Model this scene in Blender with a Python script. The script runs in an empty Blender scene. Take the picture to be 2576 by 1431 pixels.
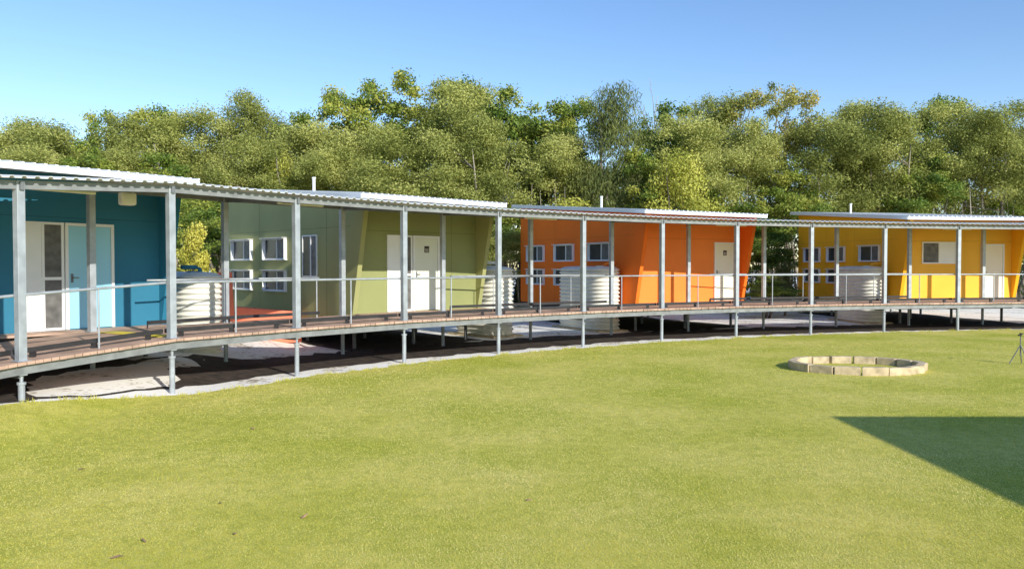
import bpy, bmesh, math, random
import numpy as np
from mathutils import Vector, Matrix
R = math.radians
scene = bpy.context.scene
COL = scene.collection
random.seed(4)
EL = 24.0
SX, SY = 0.60, -0.80
_l = math.hypot(SX, SY); SX /= _l; SY /= _l

# ------------------------------------------------------------------ materials
def newmat(name):
    m = bpy.data.materials.new(name); m.use_nodes = True
    nt = m.node_tree; nt.nodes.clear()
    out = nt.nodes.new('ShaderNodeOutputMaterial')
    return m, nt, out

def mat(name, col, rough=0.6, var=0.12, scale=3.0, metal=0.0, bump=0.0, bscale=60.0, col2=None, spec=0.4, stretch=(1, 1, 1)):
    m, nt, out = newmat(name)
    p = nt.nodes.new('ShaderNodeBsdfPrincipled')
    tc = nt.nodes.new('ShaderNodeTexCoord')
    mp = nt.nodes.new('ShaderNodeMapping'); mp.inputs['Scale'].default_value = stretch
    nt.links.new(tc.outputs['Object'], mp.inputs['Vector'])
    n = nt.nodes.new('ShaderNodeTexNoise'); n.inputs['Scale'].default_value = scale; n.inputs['Detail'].default_value = 6
    nt.links.new(mp.outputs[0], n.inputs['Vector'])
    r = nt.nodes.new('ShaderNodeValToRGB')
    c2 = col2 if col2 else tuple(c * (1 - var) for c in col)
    c1 = tuple(min(1, c * (1 + var * 0.6)) for c in col)
    r.color_ramp.elements[0].position = 0.32; r.color_ramp.elements[0].color = (*c2, 1)
    r.color_ramp.elements[1].position = 0.68; r.color_ramp.elements[1].color = (*c1, 1)
    nt.links.new(n.outputs['Fac'], r.inputs['Fac'])
    nt.links.new(r.outputs[0], p.inputs['Base Color'])
    p.inputs['Roughness'].default_value = rough; p.inputs['Metallic'].default_value = metal
    p.inputs['Specular IOR Level'].default_value = spec
    if bump:
        b = nt.nodes.new('ShaderNodeBump'); b.inputs['Strength'].default_value = bump; b.inputs['Distance'].default_value = 0.02
        n2 = nt.nodes.new('ShaderNodeTexNoise'); n2.inputs['Scale'].default_value = bscale; n2.inputs['Detail'].default_value = 4
        nt.links.new(mp.outputs[0], n2.inputs['Vector']); nt.links.new(n2.outputs['Fac'], b.inputs['Height'])
        nt.links.new(b.outputs[0], p.inputs['Normal'])
    nt.links.new(p.outputs[0], out.inputs[0])
    return m

def leafmat(name, dark, mid, light, trans=0.25, gain=1.0, rough=.5):
    dark, mid, light = [tuple(min(.95, x*gain) for x in c) for c in (dark, mid, light)]
    m, nt, out = newmat(name)
    at = nt.nodes.new('ShaderNodeAttribute'); at.attribute_name = 'tint'
    oi = nt.nodes.new('ShaderNodeObjectInfo')
    ad = nt.nodes.new('ShaderNodeMath'); ad.operation = 'MULTIPLY_ADD'
    nt.links.new(oi.outputs['Random'], ad.inputs[0]); ad.inputs[1].default_value = 0.45
    sb = nt.nodes.new('ShaderNodeMath'); sb.operation = 'SUBTRACT'; nt.links.new(at.outputs['Fac'], sb.inputs[0]); sb.inputs[1].default_value = 0.22
    nt.links.new(sb.outputs[0], ad.inputs[2])
    r = nt.nodes.new('ShaderNodeValToRGB')
    e = r.color_ramp.elements
    e[0].position = 0.0; e[0].color = (*dark, 1); e[1].position = 1.0; e[1].color = (*light, 1)
    k = e.new(0.5); k.color = (*mid, 1)
    nt.links.new(ad.outputs[0], r.inputs['Fac'])
    d = nt.nodes.new('ShaderNodeBsdfPrincipled'); d.inputs['Roughness'].default_value = rough; d.inputs['Specular IOR Level'].default_value = 0.25
    t = nt.nodes.new('ShaderNodeBsdfTranslucent')
    nt.links.new(r.outputs[0], d.inputs['Base Color']); nt.links.new(r.outputs[0], t.inputs['Color'])
    mx = nt.nodes.new('ShaderNodeMixShader'); mx.inputs[0].default_value = trans
    nt.links.new(d.outputs[0], mx.inputs[1]); nt.links.new(t.outputs[0], mx.inputs[2])
    nt.links.new(mx.outputs[0], out.inputs[0])
    return m

M = {}
M['galv'] = mat('galvanised_steel', (0.42, 0.45, 0.47), 0.5, 0.18, 5, metal=0.25)
M['beam'] = mat('edge_beam_steel', (0.27, 0.28, 0.28), 0.55, 0.2, 5, metal=0.2)
M['galvdark'] = mat('dark_steel', (0.20, 0.21, 0.22), 0.55, 0.2, 5, metal=0.2)
M['black'] = mat('black_kerb', (0.035, 0.033, 0.032), 0.6, 0.3, 4)
M['deck'] = mat('deck_boards', (0.56, 0.37, 0.27), 0.75, 0.35, 2.2, bump=0.2)
M['roofsheet'] = mat('walkway_roof_sheet', (0.68, 0.69, 0.68), 0.5, 0.1, 2)
M['roofwhite'] = mat('white_roof_sheet', (0.82, 0.82, 0.80), 0.45, 0.05, 2)
M['white'] = mat('white_trim', (0.88, 0.88, 0.86), 0.5, 0.03, 3)
M['cream'] = mat('cream_tank', (0.86, 0.83, 0.72), 0.5, 0.08, 3)
M['glass'] = mat('dark_window_glass', (0.05, 0.052, 0.058), 0.25, 0.3, 2, spec=0.3)
M['screen'] = mat('insect_screen_pane', (0.17, 0.165, 0.155), 0.5, 0.35, 5, spec=.2)
M['under'] = mat('underfloor_frame', (0.08, 0.07, 0.065), 0.8, 0.3, 3)
M['soil'] = mat('bare_dark_soil', (0.055, 0.04, 0.03), 0.95, 0.55, 4, bump=1.0, bscale=14)  # brown earth, with part of the deck's shade painted into its colour
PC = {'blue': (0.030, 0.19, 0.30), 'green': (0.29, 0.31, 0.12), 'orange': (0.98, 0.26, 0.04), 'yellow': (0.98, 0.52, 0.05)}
PTINT = {'blue': (0.030, 0.19, 0.30), 'green': (0.38, 0.38, 0.16), 'orange': (0.98, 0.20, 0.02), 'yellow': (0.98, 0.47, 0.02)}  # side walls: same paint, tinted to make up for bluish shade light
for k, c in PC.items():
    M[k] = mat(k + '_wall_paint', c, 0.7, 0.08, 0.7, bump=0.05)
    M[k + 'side'] = mat(k + '_side_paint', PTINT[k], 0.7, 0.08, 0.7, bump=0.05, spec=.2)
    M[k + 'joint'] = mat(k + '_joint', tuple(x * .6 for x in c), 0.8)
M['bluedoor'] = mat('light_blue_door_paint', (0.34, 0.68, 0.84), 0.5, 0.04, 1)
M['greendoor'] = mat('pale_green_door_paint', (0.80, 0.81, 0.68), 0.5, 0.04, 1)
M['orangedoor'] = mat('cream_door_paint', (0.90, 0.84, 0.66), 0.5, 0.04, 1)
M['yellowdoor'] = mat('peach_door_paint', (0.92, 0.82, 0.64), 0.5, 0.04, 1)
M['sign'] = mat('sign_dark_brown', (0.05, 0.025, 0.018), 0.5)
M['signtext'] = mat('sign_lettering', (0.75, 0.70, 0.55), 0.5)
M['tactile'] = mat('yellow_tactile', (0.85, 0.65, 0.05), 0.6)
M['salmon'] = mat('salmon_plastic', (0.92, 0.22, 0.11), 0.5, 0.08)
M['block'] = mat('concrete_block', (0.62, 0.49, 0.31), 0.9, 0.35, 5, bump=0.6, bscale=40)
M['barkpale'] = mat('pale_bark', (0.34, 0.30, 0.24), 0.9, 0.5, 5, bump=0.5, bscale=20, stretch=(1, 1, .25))
M['barkdark'] = mat('dark_bark', (0.17, 0.14, 0.11), 0.9, 0.5, 5, bump=0.5, bscale=20, stretch=(1, 1, .25))
M['deadwood'] = mat('dead_wood', (0.42, 0.38, 0.34), 0.9, 0.4, 5)
M['dryleaf'] = mat('dry_leaf', (0.40, 0.25, 0.14), 0.8, 0.4, 20)
M['lodge'] = mat('lodge_wall', (0.22, 0.20, 0.17), 0.7)
LM = {
 'A': leafmat('olive_foliage', (0.085, 0.10, 0.022), (0.185, 0.20, 0.05), (0.29, 0.29, 0.09), gain=2.0, trans=.32, rough=.7),
 'B': leafmat('deep_green_foliage', (0.045, 0.085, 0.014), (0.125, 0.17, 0.028), (0.28, 0.28, 0.055), gain=1.8, trans=.3),
 'C': leafmat('casuarina_foliage', (0.05, 0.065, 0.02), (0.10, 0.12, 0.035), (0.17, 0.18, 0.055), gain=1.8, rough=.8),
 'D': leafmat('yellow_green_foliage', (0.14, 0.17, 0.025), (0.30, 0.31, 0.05), (0.46, 0.44, 0.10), gain=1.5),
 'Y': leafmat('yellow_flowering_foliage', (0.35, 0.36, 0.05), (0.75, 0.68, 0.12), (0.9, 0.85, 0.3), gain=1.0),
 'E': leafmat('bronze_foliage', (0.10, 0.12, 0.025), (0.20, 0.20, 0.045), (0.34, 0.28, 0.07), gain=1.7),
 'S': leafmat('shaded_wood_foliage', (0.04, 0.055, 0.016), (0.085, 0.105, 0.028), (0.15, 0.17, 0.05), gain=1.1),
}

def grass_material():
    m, nt, out = newmat('lawn_grass')
    p = nt.nodes.new('ShaderNodeBsdfPrincipled'); p.inputs['Roughness'].default_value = 0.9; p.inputs['Specular IOR Level'].default_value = 0.1
    tc = nt.nodes.new('ShaderNodeTexCoord')
    def noise(sc, det=5):
        n = nt.nodes.new('ShaderNodeTexNoise'); n.inputs['Scale'].default_value = sc; n.inputs['Detail'].default_value = det
        nt.links.new(tc.outputs['Object'], n.inputs['Vector']); return n
    def ramp(n, a, ca, b, cb):
        r = nt.nodes.new('ShaderNodeValToRGB'); r.color_ramp.elements[0].position = a; r.color_ramp.elements[0].color = (*ca, 1)
        r.color_ramp.elements[1].position = b; r.color_ramp.elements[1].color = (*cb, 1); nt.links.new(n.outputs['Fac'], r.inputs['Fac']); return r
    big = ramp(noise(0.45, 8), .36, (0.56, 0.55, 0.09), .66, (0.84, 0.72, 0.22))
    mid = ramp(noise(6), .36, (0.78, 0.82, 0.7), .64, (1, 1, 1))
    fine = ramp(noise(85, 3), .35, (0.65, 0.7, 0.5), .62, (1, 1, 1))
    def mul(a, b):
        x = nt.nodes.new('ShaderNodeMix'); x.data_type = 'RGBA'; x.blend_type = 'MULTIPLY'; x.inputs[0].default_value = 1
        nt.links.new(a.outputs[0] if a.bl_idname != 'ShaderNodeMix' else a.outputs[2], x.inputs[6]); nt.links.new(b.outputs[0], x.inputs[7]); return x
    x = mul(mul(big, mid), fine)
    nt.links.new(x.outputs[2], p.inputs['Base Color'])
    b = nt.nodes.new('ShaderNodeBump'); b.inputs['Strength'].default_value = 0.2; b.inputs['Distance'].default_value = 0.02
    nt.links.new(noise(70).outputs['Fac'], b.inputs['Height']); nt.links.new(b.outputs[0], p.inputs['Normal'])
    nt.links.new(p.outputs[0], out.inputs[0]); return m
M['lawn'] = grass_material()
M['blade'] = leafmat('grass_blades', (0.48, 0.50, 0.06), (0.78, 0.72, 0.14), (0.95, 0.84, 0.36), 0.35, rough=.8)

def sand_material():
    m, nt, out = newmat('pale_sand')
    p = nt.nodes.new('ShaderNodeBsdfPrincipled'); p.inputs['Roughness'].default_value = 0.95
    tc = nt.nodes.new('ShaderNodeTexCoord')
    def noise(sc, det=7):
        n = nt.nodes.new('ShaderNodeTexNoise'); n.inputs['Scale'].default_value = sc; n.inputs['Detail'].default_value = det
        nt.links.new(tc.outputs['Object'], n.inputs['Vector']); return n
    a = noise(0.9); b2 = noise(9)
    mx = nt.nodes.new('ShaderNodeMath'); mx.operation = 'ADD'; nt.links.new(a.outputs['Fac'], mx.inputs[0]); nt.links.new(b2.outputs['Fac'], mx.inputs[1])
    r = nt.nodes.new('ShaderNodeValToRGB'); e = r.color_ramp.elements
    h = nt.nodes.new('ShaderNodeMath'); h.operation = 'MULTIPLY'; h.inputs[1].default_value = 0.5; nt.links.new(mx.outputs[0], h.inputs[0])
    e[0].position = 0.37; e[0].color = (0.36, 0.30, 0.22, 1); e[1].position = 0.48; e[1].color = (0.97, 0.94, 0.86, 1)
    k = e.new(0.43); k.color = (0.76, 0.70, 0.59, 1)
    nt.links.new(h.outputs[0], r.inputs['Fac']); nt.links.new(r.outputs[0], p.inputs['Base Color'])
    b = nt.nodes.new('ShaderNodeBump'); b.inputs['Strength'].default_value = 0.3; b.inputs['Distance'].default_value = 0.02
    nt.links.new(noise(12).outputs['Fac'], b.inputs['Height']); nt.links.new(b.outputs[0], p.inputs['Normal'])
    nt.links.new(p.outputs[0], out.inputs[0]); return m
M['sand'] = sand_material()

# ------------------------------------------------------------------ mesh helpers
class MB:
    def __init__(s): s.v = []; s.f = []
    def add(s, vs, fs):
        o = len(s.v); s.v += [tuple(v) for v in vs]; s.f += [tuple(i + o for i in f) for f in fs]; return s
    def box(s, x0, x1, y0, y1, z0, z1):
        return s.add([(x0,y0,z0),(x1,y0,z0),(x1,y1,z0),(x0,y1,z0),(x0,y0,z1),(x1,y0,z1),(x1,y1,z1),(x0,y1,z1)],
                     [(0,3,2,1),(4,5,6,7),(0,1,5,4),(1,2,6,5),(2,3,7,6),(3,0,4,7)])
    def hexa(s, b, t):
        return s.add(list(b) + list(t), [(0,3,2,1),(4,5,6,7),(0,1,5,4),(1,2,6,5),(2,3,7,6),(3,0,4,7)])
    def beam(s, p, q, w, h):
        p = Vector(p); q = Vector(q); d = (q - p); n = Vector((-d.y, d.x, 0))
        n = n.normalized() if n.length > 1e-6 else Vector((1, 0, 0))
        n *= w / 2; u = Vector((0, 0, h / 2))
        return s.hexa([p - n - u, q - n - u, q + n - u, p + n - u], [p - n + u, q - n + u, q + n + u, p + n + u])
    def prism(s, poly, off):
        n = len(poly); off = Vector(off)
        vs = [Vector(p) for p in poly] + [Vector(p) + off for p in poly]
        fs = [tuple(range(n)), tuple(range(2 * n - 1, n - 1, -1))] + [(i, (i + 1) % n, (i + 1) % n + n, i + n) for i in range(n)]
        return s.add(vs, fs)
    def path(s, pts, rad, n=8):
        pts = [Vector(p) for p in pts]; o = len(s.v); m = len(pts)
        for i, p in enumerate(pts):
            d = (pts[min(i + 1, m - 1)] - pts[max(i - 1, 0)]).normalized()
            a = Vector((1, 0, 0)) if abs(d.x) < 0.8 else Vector((0, 1, 0))
            a = (a - d * a.dot(d)).normalized(); b = d.cross(a)
            for k in range(n):
                t = 2 * math.pi * k / n
                s.v.append(tuple(p + (a * math.cos(t) + b * math.sin(t)) * rad[i]))
        for i in range(m - 1):
            for k in range(n):
                s.f.append((o + i*n + k, o + i*n + (k+1) % n, o + (i+1)*n + (k+1) % n, o + (i+1)*n + k))
        s.f.append(tuple(o + k for k in range(n - 1, -1, -1))); s.f.append(tuple(o + (m-1)*n + k for k in range(n)))
        return s
    def tube(s, p, q, r, r2=None, n=10): return s.path([p, q], [r, r if r2 is None else r2], n)
    def mesh(s, name, m, smooth=False, recalc=True):
        me = bpy.data.meshes.new(name); me.from_pydata(s.v, [], s.f)
        if recalc:
            bm = bmesh.new(); bm.from_mesh(me); bmesh.ops.recalc_face_normals(bm, faces=bm.faces); bm.to_mesh(me); bm.free()
        if m: me.materials.append(m)
        if smooth: me.polygons.foreach_set('use_smooth', [True] * len(me.polygons))
        me.update(); return me
    def build(s, name, m, parent=None, smooth=False, bevel=0):
        o = bpy.data.objects.new(name, s.mesh(name, m, smooth)); COL.objects.link(o)
        if parent: o.parent = parent
        if bevel:
            b = o.modifiers.new('bevel', 'BEVEL'); b.width = bevel; b.segments = 2; b.limit_method = 'ANGLE'
        return o

def tag(o, label=None, cat=None, group=None, kind=None):
    if label: o['label'] = label
    if cat: o['category'] = cat
    if group: o['group'] = group
    if kind: o['kind'] = kind
    return o
def empty(name, loc=(0,0,0), rz=0, label=None, cat=None, group=None):
    o = bpy.data.objects.new(name, None); COL.objects.link(o); o.location = loc; o.rotation_euler = (0, 0, rz)
    return tag(o, label, cat, group)

def text_mesh(body, size, m):
    cu = bpy.data.curves.new('t', 'FONT'); cu.body = body; cu.size = size; cu.align_x = 'CENTER'; cu.align_y = 'CENTER'; cu.offset = size * 0.02
    o = bpy.data.objects.new('t', cu); COL.objects.link(o)
    dg = bpy.context.evaluated_depsgraph_get()
    me = bpy.data.meshes.new_from_object(o.evaluated_get(dg))
    bpy.data.objects.remove(o)
    me.transform(Matrix.Rotation(math.pi / 2, 4, 'X')); me.materials.clear(); me.materials.append(m)
    return me

def sm(t): t = max(0., min(1., t)); return t*t*(3-2*t)
def gz(x, y=0): return .27*sm((-5.8 - x)/1.9) + .10*sm((-7.6 - x)/3)
def gzn(x):
    f = lambda t: (lambda c: c*c*(3-2*c))(np.clip(t, 0, 1))
    return .27*f((-5.8 - x)/1.9) + .10*f((-7.6 - x)/3)

# ------------------------------------------------------------------ walkway line (front post feet)
F = [(-9.6, 6.2), (-8.75, 9.3), (-7.49, 12.1), (-6.13, 14.3), (-4.53, 16.7), (-2.58, 18.98), (-0.357, 21.0), (2.04, 22.8), (4.6, 24.4),
     (7.27, 25.75), (10.08, 26.8), (12.95, 27.65), (15.88, 28.3), (18.85, 28.75), (21.85, 29.0), (24.85, 29.0)]
DZ = [-0.55, -0.35, -0.15] + [0.0] * 13
F = [Vector(p) for p in F]; NN = len(F)
NRM = []
for i in range(NN):
    d = (F[min(i + 1, NN - 1)] - F[max(i - 1, 0)]).normalized(); NRM.append(Vector((-d.y, d.x)))
WID = 2.58
def W3(i, off, z): p = F[i] + NRM[i] * off; return Vector((p.x, p.y, z + DZ[i]))
DK = 1.02
BLUE = ((-10.74, 14.04), 54, 4.9, 8.0)
GREEN = ((-4.40, 21.67), 43.5, 4.65, 8.1)
ORANGE = ((4.28, 27.9), 28, 5.1, 8.3)
YELLOW = ((15.3, 31.5), 8, 5.1, 8.0)

# ------------------------------------------------------------------ ground, shade-darkened earth and lawn
gx = [-300, -120, -60, -30, -20, -14] + [-13 + .25*k for k in range(34)] + [-4, 0, 10, 30, 60, 120, 300]
gy = [-120, -40, 0, 6, 12, 20, 30, 60, 120, 420]
vs = [(x, y, gz(x)) for y in gy for x in gx]; nx = len(gx)
g = MB().add(vs, [(j*nx+i, j*nx+i+1, (j+1)*nx+i+1, (j+1)*nx+i) for j in range(len(gy)-1) for i in range(nx-1)]).build('ground', M['sand'], smooth=True); tag(g, kind='structure')
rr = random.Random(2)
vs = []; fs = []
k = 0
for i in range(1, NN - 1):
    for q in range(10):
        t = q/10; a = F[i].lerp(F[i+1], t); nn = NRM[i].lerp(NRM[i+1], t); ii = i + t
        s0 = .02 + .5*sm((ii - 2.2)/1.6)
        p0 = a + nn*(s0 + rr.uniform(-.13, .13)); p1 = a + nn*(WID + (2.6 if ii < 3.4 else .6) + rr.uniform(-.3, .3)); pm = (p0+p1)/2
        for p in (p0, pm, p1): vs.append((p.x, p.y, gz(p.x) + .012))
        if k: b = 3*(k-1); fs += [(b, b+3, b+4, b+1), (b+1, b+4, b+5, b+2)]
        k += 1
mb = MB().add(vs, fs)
for (cx, cy), hd, W, D in (GREEN, ORANGE, YELLOW):  # cabin footprints, coloured dark for the shade underneath
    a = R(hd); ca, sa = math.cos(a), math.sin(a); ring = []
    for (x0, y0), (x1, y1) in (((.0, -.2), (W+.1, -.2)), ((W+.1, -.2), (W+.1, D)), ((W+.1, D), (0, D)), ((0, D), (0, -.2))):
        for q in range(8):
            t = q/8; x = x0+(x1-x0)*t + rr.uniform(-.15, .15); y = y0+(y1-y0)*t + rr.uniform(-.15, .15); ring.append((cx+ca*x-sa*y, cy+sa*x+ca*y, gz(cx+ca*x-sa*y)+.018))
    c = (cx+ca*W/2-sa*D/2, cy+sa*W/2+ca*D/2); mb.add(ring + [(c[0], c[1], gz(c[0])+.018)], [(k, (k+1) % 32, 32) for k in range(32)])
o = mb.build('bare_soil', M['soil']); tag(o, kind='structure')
edge = []
for i in range(NN - 1):
    for k in range(10):
        t = k / 10; off = .36 if i < 9 else max(-.1, .36 - .1*(i-8)); am = .03 if i < 3 else .10
        if i < 3: off = .2
        p = F[i].lerp(F[i+1], t) - NRM[i].lerp(NRM[i+1], t) * (off + rr.uniform(-am, am)); edge.append((p.x, p.y))
cols = [(-60, 5.), (-30, 5.), (-14, 5.5), (-12, 5.8), (-10.9, 6)] + edge + [(30, 28.6), (60, 27)]
cols.sort()
ts = [0, .02, .06, .12, .2, .3, .45, .65, 1]
vs = [(x, y + (-40 - y)*t, gz(x) + .022) for x, y in cols for t in ts]; nt_ = len(ts)
o = MB().add(vs, [(i*nt_+j, i*nt_+j+1, (i+1)*nt_+j+1, (i+1)*nt_+j) for i in range(len(cols)-1) for j in range(nt_-1)]).build('lawn', M['lawn']); tag(o, kind='structure')
for ob in (g, o): 
    if sum(p.normal.z for p in ob.data.polygons) < 0: ob.data.flip_normals()
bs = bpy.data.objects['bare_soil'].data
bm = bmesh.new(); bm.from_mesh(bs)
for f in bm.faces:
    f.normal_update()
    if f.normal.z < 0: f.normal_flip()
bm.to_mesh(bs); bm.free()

def np_mesh(name, V, nper, m, tint):
    n = len(V) // nper
    me = bpy.data.meshes.new(name); me.vertices.add(len(V)); me.vertices.foreach_set('co', V.astype(np.float32).ravel())
    me.loops.add(len(V)); me.loops.foreach_set('vertex_index', np.arange(len(V), dtype=np.int32))
    me.polygons.add(n); me.polygons.foreach_set('loop_start', np.arange(0, len(V), nper, dtype=np.int32))
    try: me.polygons.foreach_set('loop_total', np.full(n, nper, dtype=np.int32))
    except Exception: pass
    me.update(calc_edges=True)
    a = me.attributes.new('tint', 'FLOAT', 'POINT'); a.data.foreach_set('value', np.repeat(tint, nper).astype(np.float32))
    me.materials.append(m); return me

rng = np.random.default_rng(5)
er = np.array([x / y for x, y in edge if y > 8 and -1 < x / y < .9]); ey = np.array([y for x, y in edge if y > 8 and -1 < x / y < .9])
Nb = 520000
u = rng.random(Nb); inv = 1/5.3 + (1/24 - 1/5.3) * u ** 0.85
Y = 1 / inv; rt = rng.uniform(-.74, .74, Nb)
keep = Y < np.interp(rt, er, ey) + 0.03
Y = Y[keep]; rt = rt[keep]; X = rt * Y; n = len(Y); G = gzn(X)
hgt = rng.uniform(.004, .011, n) * (0.8 + Y / 30); wd = .0026 * (Y / 6) * rng.uniform(.7, 1.3, n)
ang = rng.uniform(0, 2*np.pi, n); ll = rng.uniform(.010, .028, n)
lean = np.stack([-np.sin(ang)*ll, np.cos(ang)*ll], 1)
V = np.zeros((n, 3, 3))
V[:, 0] = np.stack([X - np.cos(ang)*wd, Y - np.sin(ang)*wd, G + .0225], 1)
V[:, 1] = np.stack([X + np.cos(ang)*wd, Y + np.sin(ang)*wd, G + .0225], 1)
V[:, 2] = np.stack([X + lean[:, 0], Y + lean[:, 1], G + .0225 + hgt], 1)
def vnoise(x, y, f, seed):
    r = np.random.default_rng(seed).random((256, 256)); xi = x*f + 60; yi = y*f + 60
    x0 = np.floor(xi).astype(int); y0 = np.floor(yi).astype(int); tx = xi-x0; ty = yi-y0; tx = tx*tx*(3-2*tx); ty = ty*ty*(3-2*ty)
    g_ = lambda a, b: r[a % 256, b % 256]
    return (g_(x0,y0)*(1-tx)+g_(x0+1,y0)*tx)*(1-ty) + (g_(x0,y0+1)*(1-tx)+g_(x0+1,y0+1)*tx)*ty
patch = .10 + .36*vnoise(X, Y, .45, 1) + .28*vnoise(X, Y, 1.5, 2) + .22*vnoise(X, Y, 5, 3)
tint = np.clip(patch + rng.normal(0, .13, n), 0, 1)
nt2 = 9000; ei = rng.integers(20, len(edge)-1, nt2); EX = np.array(edge)[ei] + rng.normal(0, .06, (nt2, 2)); cl = rng.random(nt2) < .5 + .5*np.sin(ei*1.7)
EX = EX[cl]; m2 = len(EX); hh = rng.uniform(.02, .075, m2); a2 = rng.uniform(0, 6.28, m2); w2 = .006; G2 = gzn(EX[:, 0])
V2 = np.zeros((m2, 3, 3)); V2[:, 0] = np.stack([EX[:,0]-np.cos(a2)*w2, EX[:,1]-np.sin(a2)*w2, G2], 1); V2[:, 1] = np.stack([EX[:,0]+np.cos(a2)*w2, EX[:,1]+np.sin(a2)*w2, G2], 1)
V2[:, 2] = np.stack([EX[:,0]+rng.normal(0,.03,m2), EX[:,1]+rng.normal(0,.03,m2), G2+hh+.02], 1)
V = np.concatenate([V.reshape(-1, 3), V2.reshape(-1, 3)]); tint = np.concatenate([tint, rng.uniform(0, .6, m2)])
o = bpy.data.objects.new('grass', np_mesh('grass', V, 3, M['blade'], tint)); COL.objects.link(o)
tag(o, 'short mown yellow-green grass covering the lawn', 'grass', kind='stuff')

# ------------------------------------------------------------------ walkway
wk = empty('covered_walkway', (0, 0, 0), 0, 'long curved raised covered walkway with galvanised posts in front of the cabins', 'walkway')
for i in range(NN - 1):
    a0, a1 = W3(i, -.15, DK), W3(i+1, -.15, DK); b0, b1 = W3(i, WID + .16, DK), W3(i+1, WID + .16, DK)
    mb = MB(); nb = 21
    for k in range(nb):
        t0 = k / nb + .002; t1 = (k + 1) / nb - .002
        e = random.uniform(-.008, .008); d = Vector((0, 0, -.05)); ex = (a0 - b0).normalized() * e
        q = [a0.lerp(a1, t0) + ex, a0.lerp(a1, t1) + ex, b0.lerp(b1, t1), b0.lerp(b1, t0)]
        mb.hexa([p + d for p in q], q)
    mb.build('deck', M['deck'], wk)
    MB().beam(W3(i, -.04, DK-.125), W3(i+1, -.04, DK-.125), .06, .145).build('edge_beam', M['beam'], wk)
    MB().beam(W3(i, WID+.06, DK-.14), W3(i+1, WID+.06, DK-.14), .06, .17).build('edge_beam', M['galvdark'], wk)
    MB().beam(W3(i, 0, 3.70), W3(i+1, 0, 3.70), .07, .13).build('roof_beam', M['beam'], wk)
    MB().beam(W3(i, WID, 3.86), W3(i+1, WID, 3.86), .07, .13).build('roof_beam', M['galvdark'], wk)
    f0, f1 = W3(i, -.22, 3.80), W3(i+1, -.22, 3.80); r0, r1 = W3(i, WID+.3, 4.02), W3(i+1, WID+.3, 4.02)
    L = (f1 - f0).length; nr = max(8, int(L / .19)); top = []
    for k in range(nr):
        for (t, h) in ((0, 0), (.55, 0), (.64, .03), (.91, .03)):
            top.append(((k + t) / nr, h))
    top.append((1, 0))
    mb = MB(); vs = []
    for (t, h) in top:
        u_ = Vector((0, 0, h))
        A = f0.lerp(f1, t); B = r0.lerp(r1, t); th = Vector((0, 0, -.012))
        vs += [A + u_, B + u_, A + u_ + th, B + u_ + th]
    fs = []
    for k in range(len(top) - 1):
        a = 4*k; b = 4*(k+1)
        fs += [(a, b, b+1, a+1), (a+2, a+3, b+3, b+2), (a, a+2, b+2, b), (a+1, b+1, b+3, a+3)]
    mb.add(vs, fs).build('roof_sheet', M['roofsheet'], wk)
for i in range(NN):
    MB().beam(W3(i, -.1, 3.68), W3(i, WID + .1, 3.84), .06, .12).build('rafter', M['galvdark'], wk)
    MB().beam(W3(i, 0, DK-.2), W3(i, WID, DK-.2), .08, .12).build('joist', M['galvdark'], wk)
    ang = math.atan2(NRM[i].y, NRM[i].x)
    for off, top, mm in ((0, 3.76, 'galv'), (WID, 3.92, 'galv')):
        p = W3(i, off, 0); s = .062; c_, s_ = math.cos(ang)*s, math.sin(ang)*s
        cs = [(c_ - s_, s_ + c_), (-c_ - s_, -s_ + c_), (-c_ + s_, -s_ - c_), (c_ + s_, s_ - c_)]
        z0 = DK - .22 + DZ[i]; z1 = top + DZ[i]; g0 = gz(p.x)
        mb = MB().hexa([(p.x+a, p.y+b, z0) for a, b in cs], [(p.x+a, p.y+b, z1) for a, b in cs])
        cs2 = [(a*1.7, b*1.7) for a, b in cs]
        mb.hexa([(p.x+a, p.y+b, DK+DZ[i]) for a, b in cs2], [(p.x+a, p.y+b, DK+DZ[i]+.012) for a, b in cs2])
        mb.build('post', M[mm], wk, bevel=.006)
        zt = max(g0 + .12, .66 + DZ[i])
        st = MB().tube((p.x, p.y, g0-.05), (p.x, p.y, zt), .048, n=12)
        st.tube((p.x, p.y, zt), (p.x, p.y, zt+.04), .064, n=12)
        st.tube((p.x, p.y, zt+.04), (p.x, p.y, .84 + DZ[i]), .026, n=10)
        st.build('stump', M['galv'], wk)
MB().path([W3(i, .10, DK + 1.0) for i in range(NN)], [.025] * NN, 10).build('handrail', M['galv'], wk, smooth=True)
for i in range(NN - 1):
    m0 = (W3(i, .10, 0) + W3(i+1, .10, 0)) / 2
    MB().tube(m0 + Vector((0,0,DK)), m0 + Vector((0,0,DK+.99)), .017, n=8).build('stanchion', M['galv'], wk)
    k0 = W3(i, .24, DK + .12); k1 = W3(i+1, .24, DK + .12)
    mb = MB().beam(k0.lerp(k1, .01), k0.lerp(k1, .99), .05, .075)
    for t in (.12, .5, .88): q = k0.lerp(k1, t); mb.box(q.x-.04, q.x+.04, q.y-.03, q.y+.03, q.z-.12, q.z-.03)
    mb.build('kerb_rail', M['black'], wk)
def back_run(i, t0, t1):
    k0, k1 = W3(i, WID-.14, DK), W3(i+1, WID-.14, DK); p, q = k0.lerp(k1, t0), k0.lerp(k1, t1)
    up = Vector((0, 0, 1))
    mb = MB().beam(p + up*.12, q + up*.12, .05, .075)
    mb.beam(p, p + Vector((.001,.001,.09)), .07, .06)
    mb.build('kerb_rail', M['black'], wk)
    MB().tube(p + up*1.0, q + up*1.0, .022, n=8).build('handrail', M['galv'], wk, smooth=True)
    for t in ((.5,) if t1 - t0 > .8 else (.97,)): 
        r = p.lerp(q, t); MB().tube(r, r + up, .016, n=8).build('stanchion', M['galv'], wk)
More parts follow.
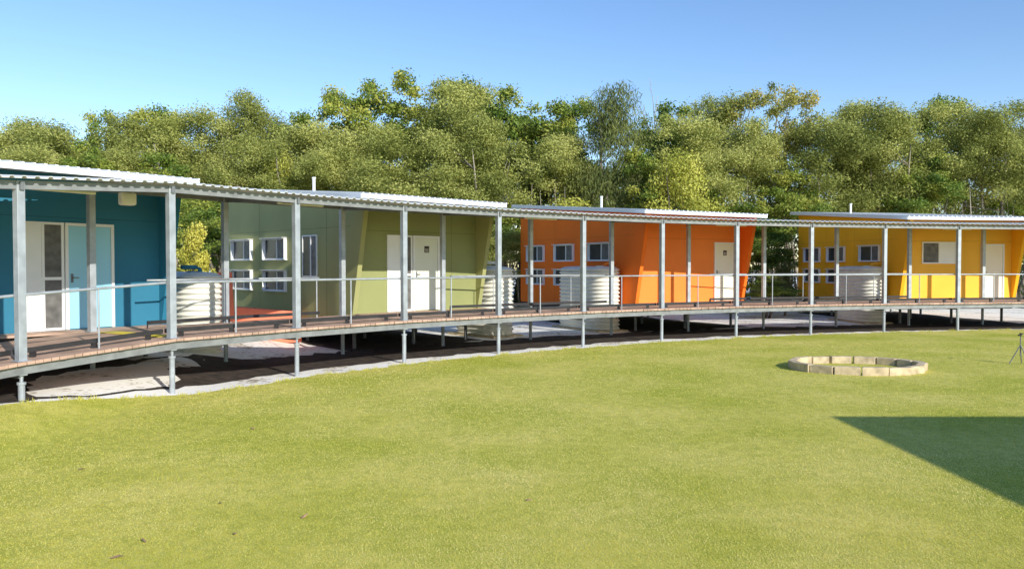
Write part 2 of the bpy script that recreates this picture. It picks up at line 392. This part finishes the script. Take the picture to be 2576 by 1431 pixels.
for a in ((0,0,1),(1,0,1),(2,0,.35),(3,.35,1),(4,0,.75),(6,.05,1),(7,0,.9),(9,.25,1),(10,0,1),(11,0,.95)): back_run(*a)
q = [W3(3, .35, DK+.006) + Vector((-.03,-.05,0)), W3(3, WID-.3, DK+.006) + Vector((-.03,-.05,0))]
dd = (F[4] - F[3]).normalized() * .36; dd = Vector((dd.x, dd.y, 0))
MB().prism([q[0], q[0]+dd, q[1]+dd, q[1]], (0,0,.006)).build('tactile_strip', M['tactile'], wk)

# ------------------------------------------------------------------ cabins
def zr(y): return 4.10 + .083 * (y + .9)
def side_window(root, y0, y1, z0, z1, boxed=True):
    fr = MB(); t = .035
    fr.box(-.035, .0, y0, y1, z0, z0+t).box(-.035, .0, y0, y1, z1-t, z1).box(-.035, .0, y0, y0+t, z0+t, z1-t).box(-.035, .0, y1-t, y1, z0+t, z1-t)
    ym = y0 + (y1-y0)*.42
    fr.box(-.035, .0, ym-.02, ym+.02, z0+t, z1-t)
    w = fr.build('window', M['white'], root)
    MB().box(-.014, -.002, ym+.02, y1-t, z0+t, z1-t).build('pane', M['glass'], w)
    MB().box(-.016, -.002, y0+t, ym-.02, z0+t, z1-t).build('pane', M['screen'], w)
    if boxed:
        h = MB(); e = .018; d = -.11
        h.box(d-.08, -.002, y0-.05, y1+.05, z1+.003, z1+.003+e).box(d+.02, -.002, y0-.05, y1+.05, z0-.003-e, z0-.003)
        h.box(d, -.002, y1+.003, y1+.003+e, z0-.001, z1).box(d, -.002, y0-.003-e, y0-.003, z0-.001, z1)
        h.build('window_hood', M['white'], w)
def front_window(root, x0, x1, z0, z1, tall):
    fr = MB(); t = .05; a, b = -.04, -.001; xm = (x0+x1)/2
    fr.box(x0, x1, a, b, z0, z0+t).box(x0, x1, a, b, z1-t, z1).box(x0, x0+t, a, b, z0+t, z1-t).box(x1-t, x1, a, b, z0+t, z1-t).box(xm-.025, xm+.025, a, b, z0+t, z1-t)
    zs = [(z0+t, z1-t)]
    if tall:
        zm = z0 + (z1-z0)*.48; fr.box(x0+t, xm-.025, a, b, zm-.03, zm+.03).box(xm+.025, x1-t, a, b, zm-.03, zm+.03); zs = [(z0+t, zm-.03), (zm+.03, z1-t)]
    w = fr.build('window', M['white'], root)
    for zz in zs:
        MB().box(*((x0+t, xm-.025) if tall else (xm+.025, x1-t)), -.022, -.003, *zz).build('blind', M['white'], w)
        MB().box(*((xm+.025, x1-t) if tall else (x0+t, xm-.025)), -.02, -.003, *zz).build('pane', M['screen'], w)

def cabin(label, loc, head, W, D, c, door, fwin, sidew, number=None, vent=(2.0, 3.0), word=None):
    root = empty('cabin', (loc[0], loc[1], 0), R(head), label, 'cabin', 'coloured cabins along the walkway')
    wm, jm, dm = M[c], M[c+'joint'], M[c+'door']
    B = .76; T = .14
    for x0 in (0, W - T):
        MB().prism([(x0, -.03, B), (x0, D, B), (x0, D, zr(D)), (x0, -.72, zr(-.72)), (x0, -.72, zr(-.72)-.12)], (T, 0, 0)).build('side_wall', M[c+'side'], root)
    MB().prism([(T+.002, 0, B), (W-T-.002, 0, B), (W-T-.002, 0, zr(0)), (T+.002, 0, zr(0))], (0, .1, 0)).build('front_wall', wm, root)
    MB().prism([(T+.002, D-.1, B), (W-T-.002, D-.1, B), (W-T-.002, D-.1, zr(D-.1)), (T+.002, D-.1, zr(D-.1))], (0, .099, 0)).build('back_wall', wm, root)
    j = MB()
    for x in (W*.27, W*.5, W*.76):
        if not (door[0]-.1 < x < door[1]+.1) and not (fwin and fwin[0]-.1 < x < fwin[1]+.1): j.box(x-.005, x+.005, -.003, 0.001, B, zr(0)-.01)
    j.box(T+.01, W-T-.01, -.003, .001, 3.30, 3.312)
    for y in (1.25, 3.1, 5.4): j.box(-.003, .001, y-.005, y+.005, B, zr(y)-.02)
    j.box(-.003, .001, .0, D-.02, 3.40, 3.41)
    j.build('panel_joint', jm, root)
    MB().box(.05, W-.05, .02, D-.02, B-.16, B-.003).build('floor_frame', M['under'], root)
    rf = MB(); y0, y1 = -1.0, D + .3; x0, x1 = -.3, W + .25
    rf.prism([(x0, y0, zr(y0)+.005), (x0, y1, zr(y1)+.005), (x0, y1, zr(y1)+.115), (x0, y0, zr(y0)+.115)], (x1-x0, 0, 0))
    nr = int((x1-x0)/.2)
    for k in range(nr+1):
        x = x0 + .03 + k*(x1-x0-.09)/nr
        rf.prism([(x, y0-.03, zr(y0)+.113), (x, y1+.02, zr(y1)+.113), (x, y1+.02, zr(y1)+.15), (x, y0-.03, zr(y0)+.15)], (.05, 0, 0))
    roof = rf.build('roof', M['roofwhite'], root)
    vx, vy = vent
    MB().tube((vx, vy, zr(vy)+.1), (vx, vy, zr(vy)+.55), .045).tube((vx, vy, zr(vy)+.55), (vx, vy, zr(vy)+.59), .06).build('vent_pipe', M['white'], roof)
    for xx in (.3, W/2, W-.3):
        for yy in (.3, 2.9, 5.4, D-.3):
            MB().tube((xx, yy, -.05), (xx, yy, B-.16), .05).build('stump', M['galvdark'], root)
    d0, d1 = door; z0, z1 = DK, 3.20
    fr = MB(); t = .06
    fr.box(d0, d0+t, -.06, -.001, z0, z1).box(d1-t, d1, -.06, -.001, z0, z1).box(d0+t, d1-t, -.06, -.001, z1-t, z1)
    fr.build('door_frame', M['white'], root)
    dr = MB().box(d0+t+.004, d1-t-.004, -.03, -.002, z0+.01, z1-t-.004).build('door', dm, root)
    h = MB().box(d0+t+.05, d0+t+.10, -.036, -.03, 1.98, 2.16)
    h.tube((d0+t+.075, -.034, 2.08), (d0+t+.075, -.08, 2.08), .01).tube((d0+t+.07, -.08, 2.08), (d0+t+.19, -.08, 2.08), .01)
    h.build('handle', M['galvdark'], dr)
    if number:
        sx = (d0+d1)/2 + .02; MB().box(sx-.085, sx+.085, -.037, -.031, 2.71, 2.90).build('number_sign', M['sign'], dr)
        me = text_mesh(number, .13, M['signtext']); me.transform(Matrix.Translation((sx, -.039, 2.775)))
        tx = bpy.data.objects.new('sign_number', me); COL.objects.link(tx); tx.parent = dr
        if word:
            me = text_mesh(word, .045, M['signtext']); me.transform(Matrix.Translation((sx, -.039, 2.865)))
            tx = bpy.data.objects.new('sign_word', me); COL.objects.link(tx); tx.parent = dr
    if fwin: front_window(root, *fwin)
    for s in sidew: side_window(root, *s)
    MB().box(.1, W-.1, -.62, -.065, DK-.05, DK-.006).build('landing', M['deck'], root)
    MB().box(T+.003, W-T-.003, -.053, -.003, B+.05, DK-.02).build('threshold', M['white'] if c != 'blue' else M['galvdark'], root)
    return root

U, Lw = (2.52, 3.17), (1.55, 2.18)
cabin('dark blue cabin with a light blue door at the left end of the walkway', *BLUE, 'blue', (2.72, 3.72), (1.90, 2.70, DK, 3.20, True), [], '51', (1.5, 4), 'CABIN')
cabin('olive green cabin with five side windows and a pale door', *GREEN, 'green', (2.07, 3.04), (1.18, 2.05, DK, 3.20, True),
      [(1.75, 2.6, 2.0, 3.22, False), (3.6, 5.0, *U), (5.9, 7.3, *U), (3.6, 5.0, *Lw), (5.9, 7.3, *Lw)], '52', (.6, 3.0))
cabin('bright orange cabin with a plain front and cream door', *ORANGE, 'orange', (3.66, 4.66), None,
      [(1.4, 2.8, *U), (3.9, 5.3, *U), (6.2, 7.6, *U), (3.9, 5.3, *Lw), (6.2, 7.6, *Lw)], '53', (.6, 2.9))
cabin('golden yellow cabin with a sliding front window, at the right end', *YELLOW, 'yellow', (3.57, 4.6), (1.0, 2.48, 2.41, 3.28, False),
      [(1.2, 2.6, *U), (3.8, 5.2, *U), (5.9, 7.3, *U), (3.8, 5.2, *Lw), (5.9, 7.3, *Lw)], None, (.6, 4.4))

# ------------------------------------------------------------------ tanks (slimline corrugated)
def tank(cab, lx, ly, hw, ln, H, label, pipem, flip=1):
    (cx, cy), hd, W, D = cab; a = R(hd)
    X = cx + math.cos(a)*lx - math.sin(a)*ly; Y = cy + math.sin(a)*lx + math.cos(a)*ly
    root = empty('rainwater_tank', (X, Y, 0), a, label, 'water tank', 'corrugated rainwater tanks beside the cabins')
    def outline(r):
        pts = []
        for k in range(17): t = math.pi + math.pi*k/16; pts.append((r*math.cos(t), hw + r*math.sin(t)))
        for k in range(17): t = math.pi*k/16; pts.append((r*math.cos(t), ln - hw + r*math.sin(t)))
        return pts
    rings = []; N = 15*8
    for k in range(N+1):
        z = .06 + (H-.06)*k/N; rings.append((z, hw - .03 + .03*math.sin(2*math.pi*k/8)))
    mb = MB(); n = 34; vs = []
    for z, r in rings: vs += [(x, y, z) for x, y in outline(r)]
    fs = [(i*n+k, i*n+(k+1) % n, (i+1)*n+(k+1) % n, (i+1)*n+k) for i in range(len(rings)-1) for k in range(n)]
    mb.add(vs, fs).build('tank_body', M['cream'], root, smooth=True)
    lid = MB(); vs = []
    for z, r in ((H-.02, hw-.0), (H+.02, hw), (H+.10, hw*.72), (H+.13, hw*.2)): vs += [(x, y, z) for x, y in outline(r)]
    fs = [(i*n+k, i*n+(k+1) % n, (i+1)*n+(k+1) % n, (i+1)*n+k) for i in range(3) for k in range(n)] + [tuple(3*n+k for k in range(n))]
    lid.add(vs, fs).build('tank_lid', M['cream'], root, smooth=False)
    MB().path([(0, hw*.9, H+.08), (0, hw*.9, H+.2), (.1*flip, hw*.9, H+.24), (.48*flip, hw*.9, H+.24)], [.05]*4, 12).build('inlet_pipe', pipem, root, smooth=True)
    MB().tube((0, hw*1.3, H+.08), (0, hw*1.3, H+.15), .2, .18, 20).build('inlet_strainer', M['cream'] if pipem != M['blue'] else M['blue'], root)
    MB().box(-hw-.05, hw+.05, -.05, ln+.05, 0.0, .055).build('tank_base', M['block'], root)
tank(BLUE, 6.12, .05, .55, 2.3, 2.05, 'cream corrugated water tank in the gap right of the blue cabin', M['blue'], -1)
tank(GREEN, 5.98, .1, .60, 2.3, 2.18, 'cream corrugated water tank standing just right of the green cabin', M['cream'], -1)
tank(ORANGE, -.64, .35, .57, 3.1, 2.18, 'cream corrugated water tank against the side of the orange cabin, under its windows', M['orange'])
tank(YELLOW, -.60, .35, .56, 2.7, 2.18, 'cream corrugated water tank against the side of the yellow cabin, under its windows', M['yellow'])

r_ = empty('plastic_barrier', (-8.1, 22.4, 0), R(20), 'salmon orange plastic barrier between the first tank and the green cabin', 'barrier')
MB().prism([(-.26, 0, .1), (.30, 0, .1), (.2, 0, 2.15), (-.18, 0, 2.15)], (0, .12, 0)).build('upright_panel', M['salmon'], r_, bevel=.02)
MB().prism([(.305, 0, .1), (2.1, 0, .1), (2.1, 0, .98), (.305, 0, 1.16)], (0, .5, 0)).build('low_panel', M['salmon'], r_, bevel=.02)

# ------------------------------------------------------------------ lights under the walkway roof
def batten(i, t, off, label, ln=1.2):
    a = W3(i, off, 3.66).lerp(W3(i+1, off, 3.66), t); d = (F[i+1]-F[i]).normalized()
    root = empty('strip_light', a, math.atan2(d.y, d.x), label, 'light fitting', 'strip lights under the walkway roof')
    MB().box(-ln/2, ln/2, -.05, .05, .02, .09).build('housing', M['galv'], root)
    MB().box(-ln/2+.03, ln/2-.03, -.045, .045, -.03, .018).build('diffuser', M['cream'], root, bevel=.015)
names = ['nearest strip light under the walkway roof in front of the blue cabin', 'strip light under the roof at the left part of the green cabin',
         'strip light under the walkway roof at the left side of the orange cabin', 'strip light under the walkway roof at the right end of the orange cabin',
         'strip light under the walkway roof in front of the yellow cabin']
for (i, t), nm in zip(((2, .35), (4, .15), (6, .6), (9, .05), (12, .1)), names): batten(i, t, .45, nm)
sp = empty('loudspeaker', (-7.25, 15.0, 3.46), R(54), 'small cream box loudspeaker hanging under the roof before the blue cabin', 'loudspeaker')
MB().prism([(-.15, -.1, 0), (.15, -.1, 0), (.13, .1, 0), (-.13, .1, 0)], (0, 0, .24)).build('speaker_body', M['cream'], sp, bevel=.04)
MB().box(-.03, .03, -.03, .03, .24, .36).build('bracket', M['galvdark'], sp)

# ------------------------------------------------------------------ fire pit
fp = empty('fire_pit', (7.70, 17.72, .022), 0, 'low ring of pale concrete blocks forming a fire pit on the lawn', 'fire pit')
NB = 16
for k in range(NB):
    t0 = 2*math.pi*k/NB + .14 + random.uniform(-.012,.012); t1 = 2*math.pi*(k+1)/NB + .14 - .016
    rx, ry = 1.48, 1.15; q = random.uniform(-.02, .02); hh = .178 + random.uniform(-.010, .010)
    def P(t, s): return Vector((math.cos(t)*(rx*s+q), math.sin(t)*(ry*s+q), -.01))
    poly = [P(t0, 1), P(t1, 1), P(t1-.01, .875), P(t0+.01, .875)]
    MB().prism(poly, (0, 0, hh)).build('concrete_block', M['block'], fp, bevel=.012)

sp = empty('sprinkler_tripod', (11.92, 18.6, .022), .4, 'thin dark tripod stand on the lawn at the right edge', 'tripod')
for k in range(3):
    t = 2*math.pi*k/3 + .5
    MB().tube((0, 0, .45), (.24*math.cos(t), .24*math.sin(t), 0), .012, n=8).build('leg', M['galvdark'], sp)
MB().tube((0, 0, .2), (0, 0, .68), .013, n=8).build('pole', M['galvdark'], sp)
MB().tube((-.08, 0, .68), (.09, 0, .71), .018, .012, 8).tube((0, 0, .66), (0, 0, .73), .026, n=10).build('sprinkler_head', M['black'], sp)

lfm = MB().add([(-.05,0,.0),(-.02,.022,.012),(.03,.018,.006),(.06,0,.014),(.03,-.02,.008),(-.02,-.02,.004),(0,0,.02)],
               [(0,6,1),(1,6,2),(2,6,3),(3,6,4),(4,6,5),(5,6,0)]).mesh('fallen_leaf', M['dryleaf'])
H0 = 2.32
for (px, py, s) in ((633,1085,.8),(200,1190,.8),(290,1418,1.1),(550,1278,.8),(762,1312,.8),(355,1375,.7),(585,1357,.7),(1330,1270,.7)):
    Yp = H0*2000/(py-669); o = bpy.data.objects.new('fallen_leaf', lfm); COL.objects.link(o)
    o.location = ((px-1288)*Yp/2000, Yp, .034 + gz((px-1288)*Yp/2000)); o.rotation_euler = (random.uniform(-.3,.3), random.uniform(-.3,.3), random.uniform(0, 6.28)); o.scale = (s,)*3
    tag(o, 'small dry brown leaf lying loose on the sunny lawn', 'leaf', 'fallen leaves scattered on the lawn')

# ------------------------------------------------------------------ lodge at the right of the camera (throws the shadow on the lawn)
hR = 3.5; Ls = (hR+.18) / math.tan(R(EL)); cx_, cy_ = 4.84 + SX*Ls, 12.15 + SY*Ls
lg = empty('lodge', (cx_, cy_, 0), 0, 'plain lodge building beside the camera that shades the right of the lawn', 'building')
MB().box(0, 22, -14, 0, hR, hR+.18).build('roof', M['lodge'], lg)
MB().box(2.2, 21.5, -13.5, -2.2, .6, hR-.002).build('wall', M['lodge'], lg)
MB().box(.3, 21.5, -13.5, -.3, .42, .58).build('deck', M['deck'], lg)
for x, y in ((.4,-.4),(.4,-4.5),(.4,-9),(5,-.4),(10,-.4),(15,-.4),(20,-.4)): MB().box(x-.06, x+.06, y-.06, y+.06, 0, hR).build('post', M['galv'], lg)

# ------------------------------------------------------------------ trees
def leafcloud(Cn, Rd, npc, size, rg, squash=.8, droop=False, aspect=.45, shell=.55):
    Cn = np.array(Cn); Rd = np.array(Rd); m = len(Cn)
    cnt = np.maximum(20, (npc * (Rd / Rd.mean())**2).astype(int)); idx = np.repeat(np.arange(m), cnt); n = len(idx)
    d = rg.normal(size=(n, 3)); d /= np.linalg.norm(d, axis=1)[:, None]
    rad = Rd[idx] * (shell + (1.15-shell) * rg.random(n)**.8)
    pos = Cn[idx] + d * rad[:, None] * np.array([1, 1, squash]) + rg.normal(0, .12, (n, 3))
    nr = d + .7*rg.normal(size=(n, 3)); nr /= np.linalg.norm(nr, axis=1)[:, None]
    t = np.cross(nr, rg.normal(size=(n, 3))); t /= np.linalg.norm(t, axis=1)[:, None]
    if droop:
        t = np.array([0, 0, -1.]) + .45*rg.normal(size=(n, 3)); t /= np.linalg.norm(t, axis=1)[:, None]
    b = np.cross(t, nr); b /= np.linalg.norm(b, axis=1)[:, None] + 1e-6
    L = size * rg.uniform(.6, 1.4, n)[:, None]; Wd = L * aspect
    V = np.stack([pos - t*L/2, pos + b*Wd/2, pos + t*L/2, pos - b*Wd/2], 1).reshape(-1, 3)
    ct = rg.uniform(.1, .9, m); tint = np.clip(ct[idx] + rg.normal(0, .16, n), 0, 1)
    return V, tint

def tree_proto(kind, seed):
    rg = np.random.default_rng(seed); rd = random.Random(seed); H = 12.0
    C, Rr = [], []; mb = MB()
    stems = {'A': 3, 'B': 2, 'C': 1, 'D': 3, 'Y': 3, 'E': 3, 'F': 1}[kind]
    lobes = [(rd.uniform(-1.7, 1.7), rd.uniform(-1.7, 1.7), rd.uniform(.44, .84), rd.uniform(.85, 1.6)) for _ in range(8)]
    lobes.append((rd.uniform(-.5, .5), rd.uniform(-.5, .5), .86, 1.1))
    if kind == 'C':
        for k in range(75):
            z = rd.uniform(.14, .97)*H; w = 2.3*(1 - (z/H))**.7 + .25; a = rd.uniform(0, 6.28); q = w*rd.uniform(.3, 1)
            C.append((q*math.cos(a), q*math.sin(a), z)); Rr.append(rd.uniform(.45, .8))
    elif kind in 'DY':
        for k in range(34):
            a = rd.uniform(0, 6.28); z = rd.uniform(.08, .93); w = 3.4*math.sin(math.pi*min(.95, z*.8+.18)); q = w*rd.uniform(.3, 1)
            C.append((q*math.cos(a), q*math.sin(a), z*H)); Rr.append(rd.uniform(.8, 1.4))
    elif kind == 'E':
        for (lx, ly, lz, lr) in [(rd.uniform(-2.2, 2.2), rd.uniform(-1.5, 1.5), rd.uniform(.58, .95), 1) for _ in range(9)]:
            for k in range(9): C.append((lx + rd.gauss(0, .5), ly + rd.gauss(0, .45), lz*H + rd.gauss(0, .3))); Rr.append(rd.uniform(.18, .42))
    elif kind in 'AB':
        for (lx, ly, lz, lr) in lobes:
            for k in range(12 if kind == 'A' else 9):
                a = rd.uniform(0, 6.28); ph = rd.uniform(-.6, 1.4); q = lr*math.cos(ph)*rd.uniform(.55, 1.1)
                C.append((lx + q*math.cos(a), ly + q*math.sin(a), lz*H + lr*math.sin(ph)*1.05)); Rr.append(rd.uniform(.36, .80) if kind == 'A' else rd.uniform(.28, .66))
    for s in range(stems):
        a0 = rd.uniform(0, 6.28); sx, sy = .3*s*math.cos(a0), .3*s*math.sin(a0)
        tip = Vector((sx*3 + rd.uniform(-.6,.6), sy*3 + rd.uniform(-.6,.6), H*(rd.uniform(.66, .80) if kind in 'AB' else rd.uniform(.78,.93))))
        pts = []; rad = []; r0 = {'A': .09, 'B': .11, 'C': .16, 'D': .12, 'Y': .12, 'E': .09, 'F': .11}[kind]
        for k in range(9):
            t = k/8; p = Vector((sx, sy, -.1)).lerp(tip, t) + Vector((rd.uniform(-.14,.14), rd.uniform(-.14,.14), 0))*(1 if 0 < k < 8 else 0)
            pts.append(p); rad.append(r0*(1-t)**.8 + .016)
        mb.path(pts, rad, 7)
        nl = {'A': 6, 'B': 8, 'C': 8, 'D': 7, 'Y': 7, 'E': 13, 'F': 13}[kind]
        for k in range(nl):
            st = pts[rd.randint(3, 7)]
            if C:
                c = Vector(rd.choice(C))
                if c.z < st.z - .3 or (c - st).length > 3.4: continue
            else: c = st + Vector((rd.uniform(-1.6,1.6), rd.uniform(-1.6,1.6), rd.uniform(.8, 2.6)))
            md = st.lerp(c, .5) + Vector((rd.uniform(-.3,.3), rd.uniform(-.3,.3), -.2 + rd.uniform(-.1,.3)))
            mb.path([st, md, c], [.036, .024, .010], 5)
            if kind in 'EF':
                for j in range(2):
                    e = md.lerp(c, .4+.25*j); mb.path([e, e + Vector((rd.uniform(-.6,.6), rd.uniform(-.6,.6), rd.uniform(.2,.7)))], [.016, .007], 4)
    bark = M['barkpale'] if kind in 'AC' else M['deadwood'] if kind == 'F' else M['barkdark']
    tm = mb.mesh('trunk', bark, smooth=True, recalc=False); cm = None
    if C:
        par = {'A': (330, .125, .8, False, .42), 'B': (230, .17, .75, False, .5), 'C': (330, .30, 1.1, True, .11), 'D': (560, .2, .8, False, .5), 'Y': (420, .3, .8, False, .6), 'E': (95, .15, .6, False, .5)}[kind]
        V, tint = leafcloud(C, Rr, par[0], par[1], rg, par[2], par[3], par[4], .2 if kind in 'ABE' else .5); cm = np_mesh('crown', V, 4, LM[kind], tint)
    return tm, cm
protos = {k: [tree_proto(k, 10*ord(k) + s) for s in range(n)] for k, n in (('A', 7), ('B', 6), ('C', 1), ('D', 2), ('Y', 1), ('E', 2), ('F', 1))}
desc = {'A': 'fine-leaved olive green tree', 'B': 'dark green broadleaf tree', 'C': 'feathery drooping casuarina tree',
        'D': 'rounded yellow-green small tree', 'E': 'sparse bronze-leaved tree', 'F': 'bare dead grey tree'}
T = [(20,318,44,'A',1.4),(95,300,48,'A',1.3),(150,305,44,'A',1.3),(205,345,40,'B',.9),(265,268,53,'B',.9),(335,292,46,'A',1.3),(410,255,48,'B',1),(480,278,46,'A',1.15),
     (550,300,49,'B',1),(602,228,47,'A',1.1),(665,278,50,'A',1.1),(725,264,48,'B',1.05),(785,300,44,'A',1.2),(868,215,50,'B',1.05),(955,188,52,'B',1.1),(1045,168,50,'B',1.2),
     (985,315,43,'A',1.3),(1135,196,47,'A',1.35),(1190,186,53,'B',1.05),(1295,204,50,'B',1.1),(1235,285,43,'A',1.2),(1370,238,48,'B',1.05),(1445,238,49,'B',1),(1540,222,44,'C',1.3),
     (1640,270,50,'B',1.05),(1700,238,48,'B',1.05),(1765,290,44,'A',1.1),(1705,370,41,'D',.62),(1800,236,51,'A',1),(1840,178,50,'E',.95),(1978,188,48,'E',1),(1900,290,46,'A',1.1),
     (2055,292,45,'A',1.2),(2130,256,49,'A',1.2),(2195,252,47,'A',1.2),(2265,276,46,'A',1.1),(2340,238,53,'B',.85),(2415,256,48,'A',1.2),(2495,270,46,'A',1.2),(2570,248,48,'A',1.3),
     (1650,190,54,'F',.8),(70,268,56,'F',.7),(2650,285,47,'B',1.1),
     (440,370,42,'B',1),(860,360,43,'A',1.1),(1110,330,43,'A',1.2),(1400,330,45,'A',1.1),(1620,370,43,'B',.9),(1990,390,44,'B',.9),(2330,370,45,'B',1),(700,390,42,'D',.55),(330,370,42,'A',1.2),(60,370,41,'A',1.2),(640,340,43,'A',1.1)]
SH = [(487,560,25,'Y',.42),(540,480,36,'B',1.1),(560,540,38,'B',1.2),(300,430,38,'D',1),(640,490,40,'B',1.1),(1120,500,41,'B',1.2),(1280,510,40,'B',1.2),(1235,570,36,'A',1.3),
      (1440,500,42,'D',1),(1810,465,43,'B',1.3),(1945,580,40,'B',1.2),(1925,690,35.5,'B',1.6),(1975,660,37,'C',1.1),(2250,510,47,'B',1.2),(2540,500,47,'B',1.1)]
def region(x):
    for lim, nm in ((460, 'behind the blue cabin'), (580, 'between the blue and green cabins'), (1240, 'behind the green cabin'), (1305, 'in the gap right of the green cabin'),
                    (1905, 'behind the orange cabin'), (1998, 'between the orange and yellow cabins')):
        if x < lim: return nm
    return 'behind the yellow cabin'
ents = [(*t, 'tree') for t in T] + [(*s, 'bush') for s in SH]
groups = {}
for e in ents: groups.setdefault((e[3], region(e[0]), e[5]), []).append(e)
ordn = ['first', 'second', 'third', 'fourth', 'fifth', 'sixth', 'seventh', 'eighth', 'ninth', 'tenth', 'eleventh', 'twelfth']
cntk = {}
for e in ents:
    px, ty, Yd, kd, wf, typ = e
    lst = sorted(groups[(kd, region(px), typ)]); k = lst.index(e)
    dsc = desc.get(kd)
    if typ == 'bush': dsc = {'A': 'low olive green thicket', 'B': 'low dark green bush', 'C': 'young feathery casuarina', 'D': 'bright yellow-green leafy bush', 'Y': 'bright yellow flowering bush'}[kd]
    lab = f"{dsc} {region(px)}" + (f", {ordn[k]} from the left" if len(lst) > 1 else '')
    Hh = 2.32 + (669 - ty) * Yd / 2000; s = Hh / 12.0
    c = cntk.get(kd, 0); cntk[kd] = c + 1; tm, cm = protos[kd][c % len(protos[kd])]
    nm = {'A': 'tree', 'B': 'broadleaf_tree', 'C': 'casuarina_tree', 'D': 'yellow_green_tree', 'E': 'sparse_tree', 'F': 'dead_tree', 'Y': 'bush'}[kd]
    if typ == 'bush': nm = 'bush'
    root = empty(nm, ((px-1288)*Yd/2000, Yd, 0), random.uniform(0, 6.28), lab, 'tree' if typ == 'tree' else 'bush', 'trees of the wood behind the cabins' if typ == 'tree' else 'bushes at the edge of the wood')
    w = (.62 + .38*s) * wf if typ == 'tree' else s * 1.9 * wf / 1.2
    if typ == 'bush' and kd != 'Y': w = max(w, .34*wf)
    if kd == 'D' and typ == 'tree': w = wf
    root.scale = (w, w, s)
    o = bpy.data.objects.new('trunk', tm); COL.objects.link(o); o.parent = root
    if cm: o = bpy.data.objects.new('crown', cm); COL.objects.link(o); o.parent = root

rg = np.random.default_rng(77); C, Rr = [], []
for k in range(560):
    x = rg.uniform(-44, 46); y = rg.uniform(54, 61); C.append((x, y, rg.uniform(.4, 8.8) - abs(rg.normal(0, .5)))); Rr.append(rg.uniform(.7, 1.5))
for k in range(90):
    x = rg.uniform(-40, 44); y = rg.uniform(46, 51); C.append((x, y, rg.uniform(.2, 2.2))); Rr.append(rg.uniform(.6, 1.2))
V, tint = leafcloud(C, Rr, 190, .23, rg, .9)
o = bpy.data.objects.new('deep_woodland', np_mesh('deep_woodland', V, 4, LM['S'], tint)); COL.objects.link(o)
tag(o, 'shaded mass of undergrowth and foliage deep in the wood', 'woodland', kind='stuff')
mb = MB(); rd = random.Random(9)
for k in range(360):
    x = rd.uniform(-38, 42); y = rd.uniform(43, 53); h = rd.uniform(4.8, 7.0); dx, dy = rd.uniform(-.8,.8), rd.uniform(-.5,.5)
    mb.path([(x, y, 0), (x+dx*.4+rd.uniform(-.1,.1), y+dy*.4, h*.5), (x+dx, y+dy, h)], [.065, .045, .012], 5)
o = bpy.data.objects.new('woodland_stems', mb.mesh('woodland_stems', M['barkpale'], True, False)); COL.objects.link(o)
tag(o, 'many thin pale sapling stems standing inside the wood', 'saplings', kind='stuff')

# ------------------------------------------------------------------ light, sky, camera
w = bpy.data.worlds.new('World'); scene.world = w; w.use_nodes = True; nt = w.node_tree
bg = nt.nodes['Background']; sky = nt.nodes.new('ShaderNodeTexSky'); sky.sky_type = 'NISHITA'; sky.sun_disc = False
sky.sun_elevation = R(EL); sky.sun_rotation = math.atan2(SX, SY); sky.air_density = 1.0; sky.dust_density = 0.1; sky.ozone_density = 2.3
hs = nt.nodes.new('ShaderNodeHueSaturation'); hs.inputs['Hue'].default_value = 0.508; hs.inputs['Saturation'].default_value = 1.14; hs.inputs['Value'].default_value = 1.32
nt.links.new(sky.outputs[0], hs.inputs['Color']); nt.links.new(hs.outputs[0], bg.inputs[0]); bg.inputs[1].default_value = 0.15
sl = bpy.data.lights.new('sun', 'SUN'); sl.energy = 5; sl.angle = R(.5); sl.color = (1, .96, .87)
so = bpy.data.objects.new('sun', sl); COL.objects.link(so)
sv = Vector((SX*math.cos(R(EL)), SY*math.cos(R(EL)), math.sin(R(EL)))); so.rotation_euler = sv.to_track_quat('Z', 'Y').to_euler()
cam = bpy.data.cameras.new('camera'); co = bpy.data.objects.new('camera', cam); COL.objects.link(co); scene.camera = co
cam.lens = 36 * 2000 / 2576; cam.sensor_width = 36; cam.clip_end = 2000; co.location = (0, 0, 2.32)
co.rotation_euler = (R(90) - math.atan(46.5/2000), 0, 0)
scene.view_settings.view_transform = 'Standard'; scene.view_settings.look = 'None'; scene.view_settings.exposure = 0
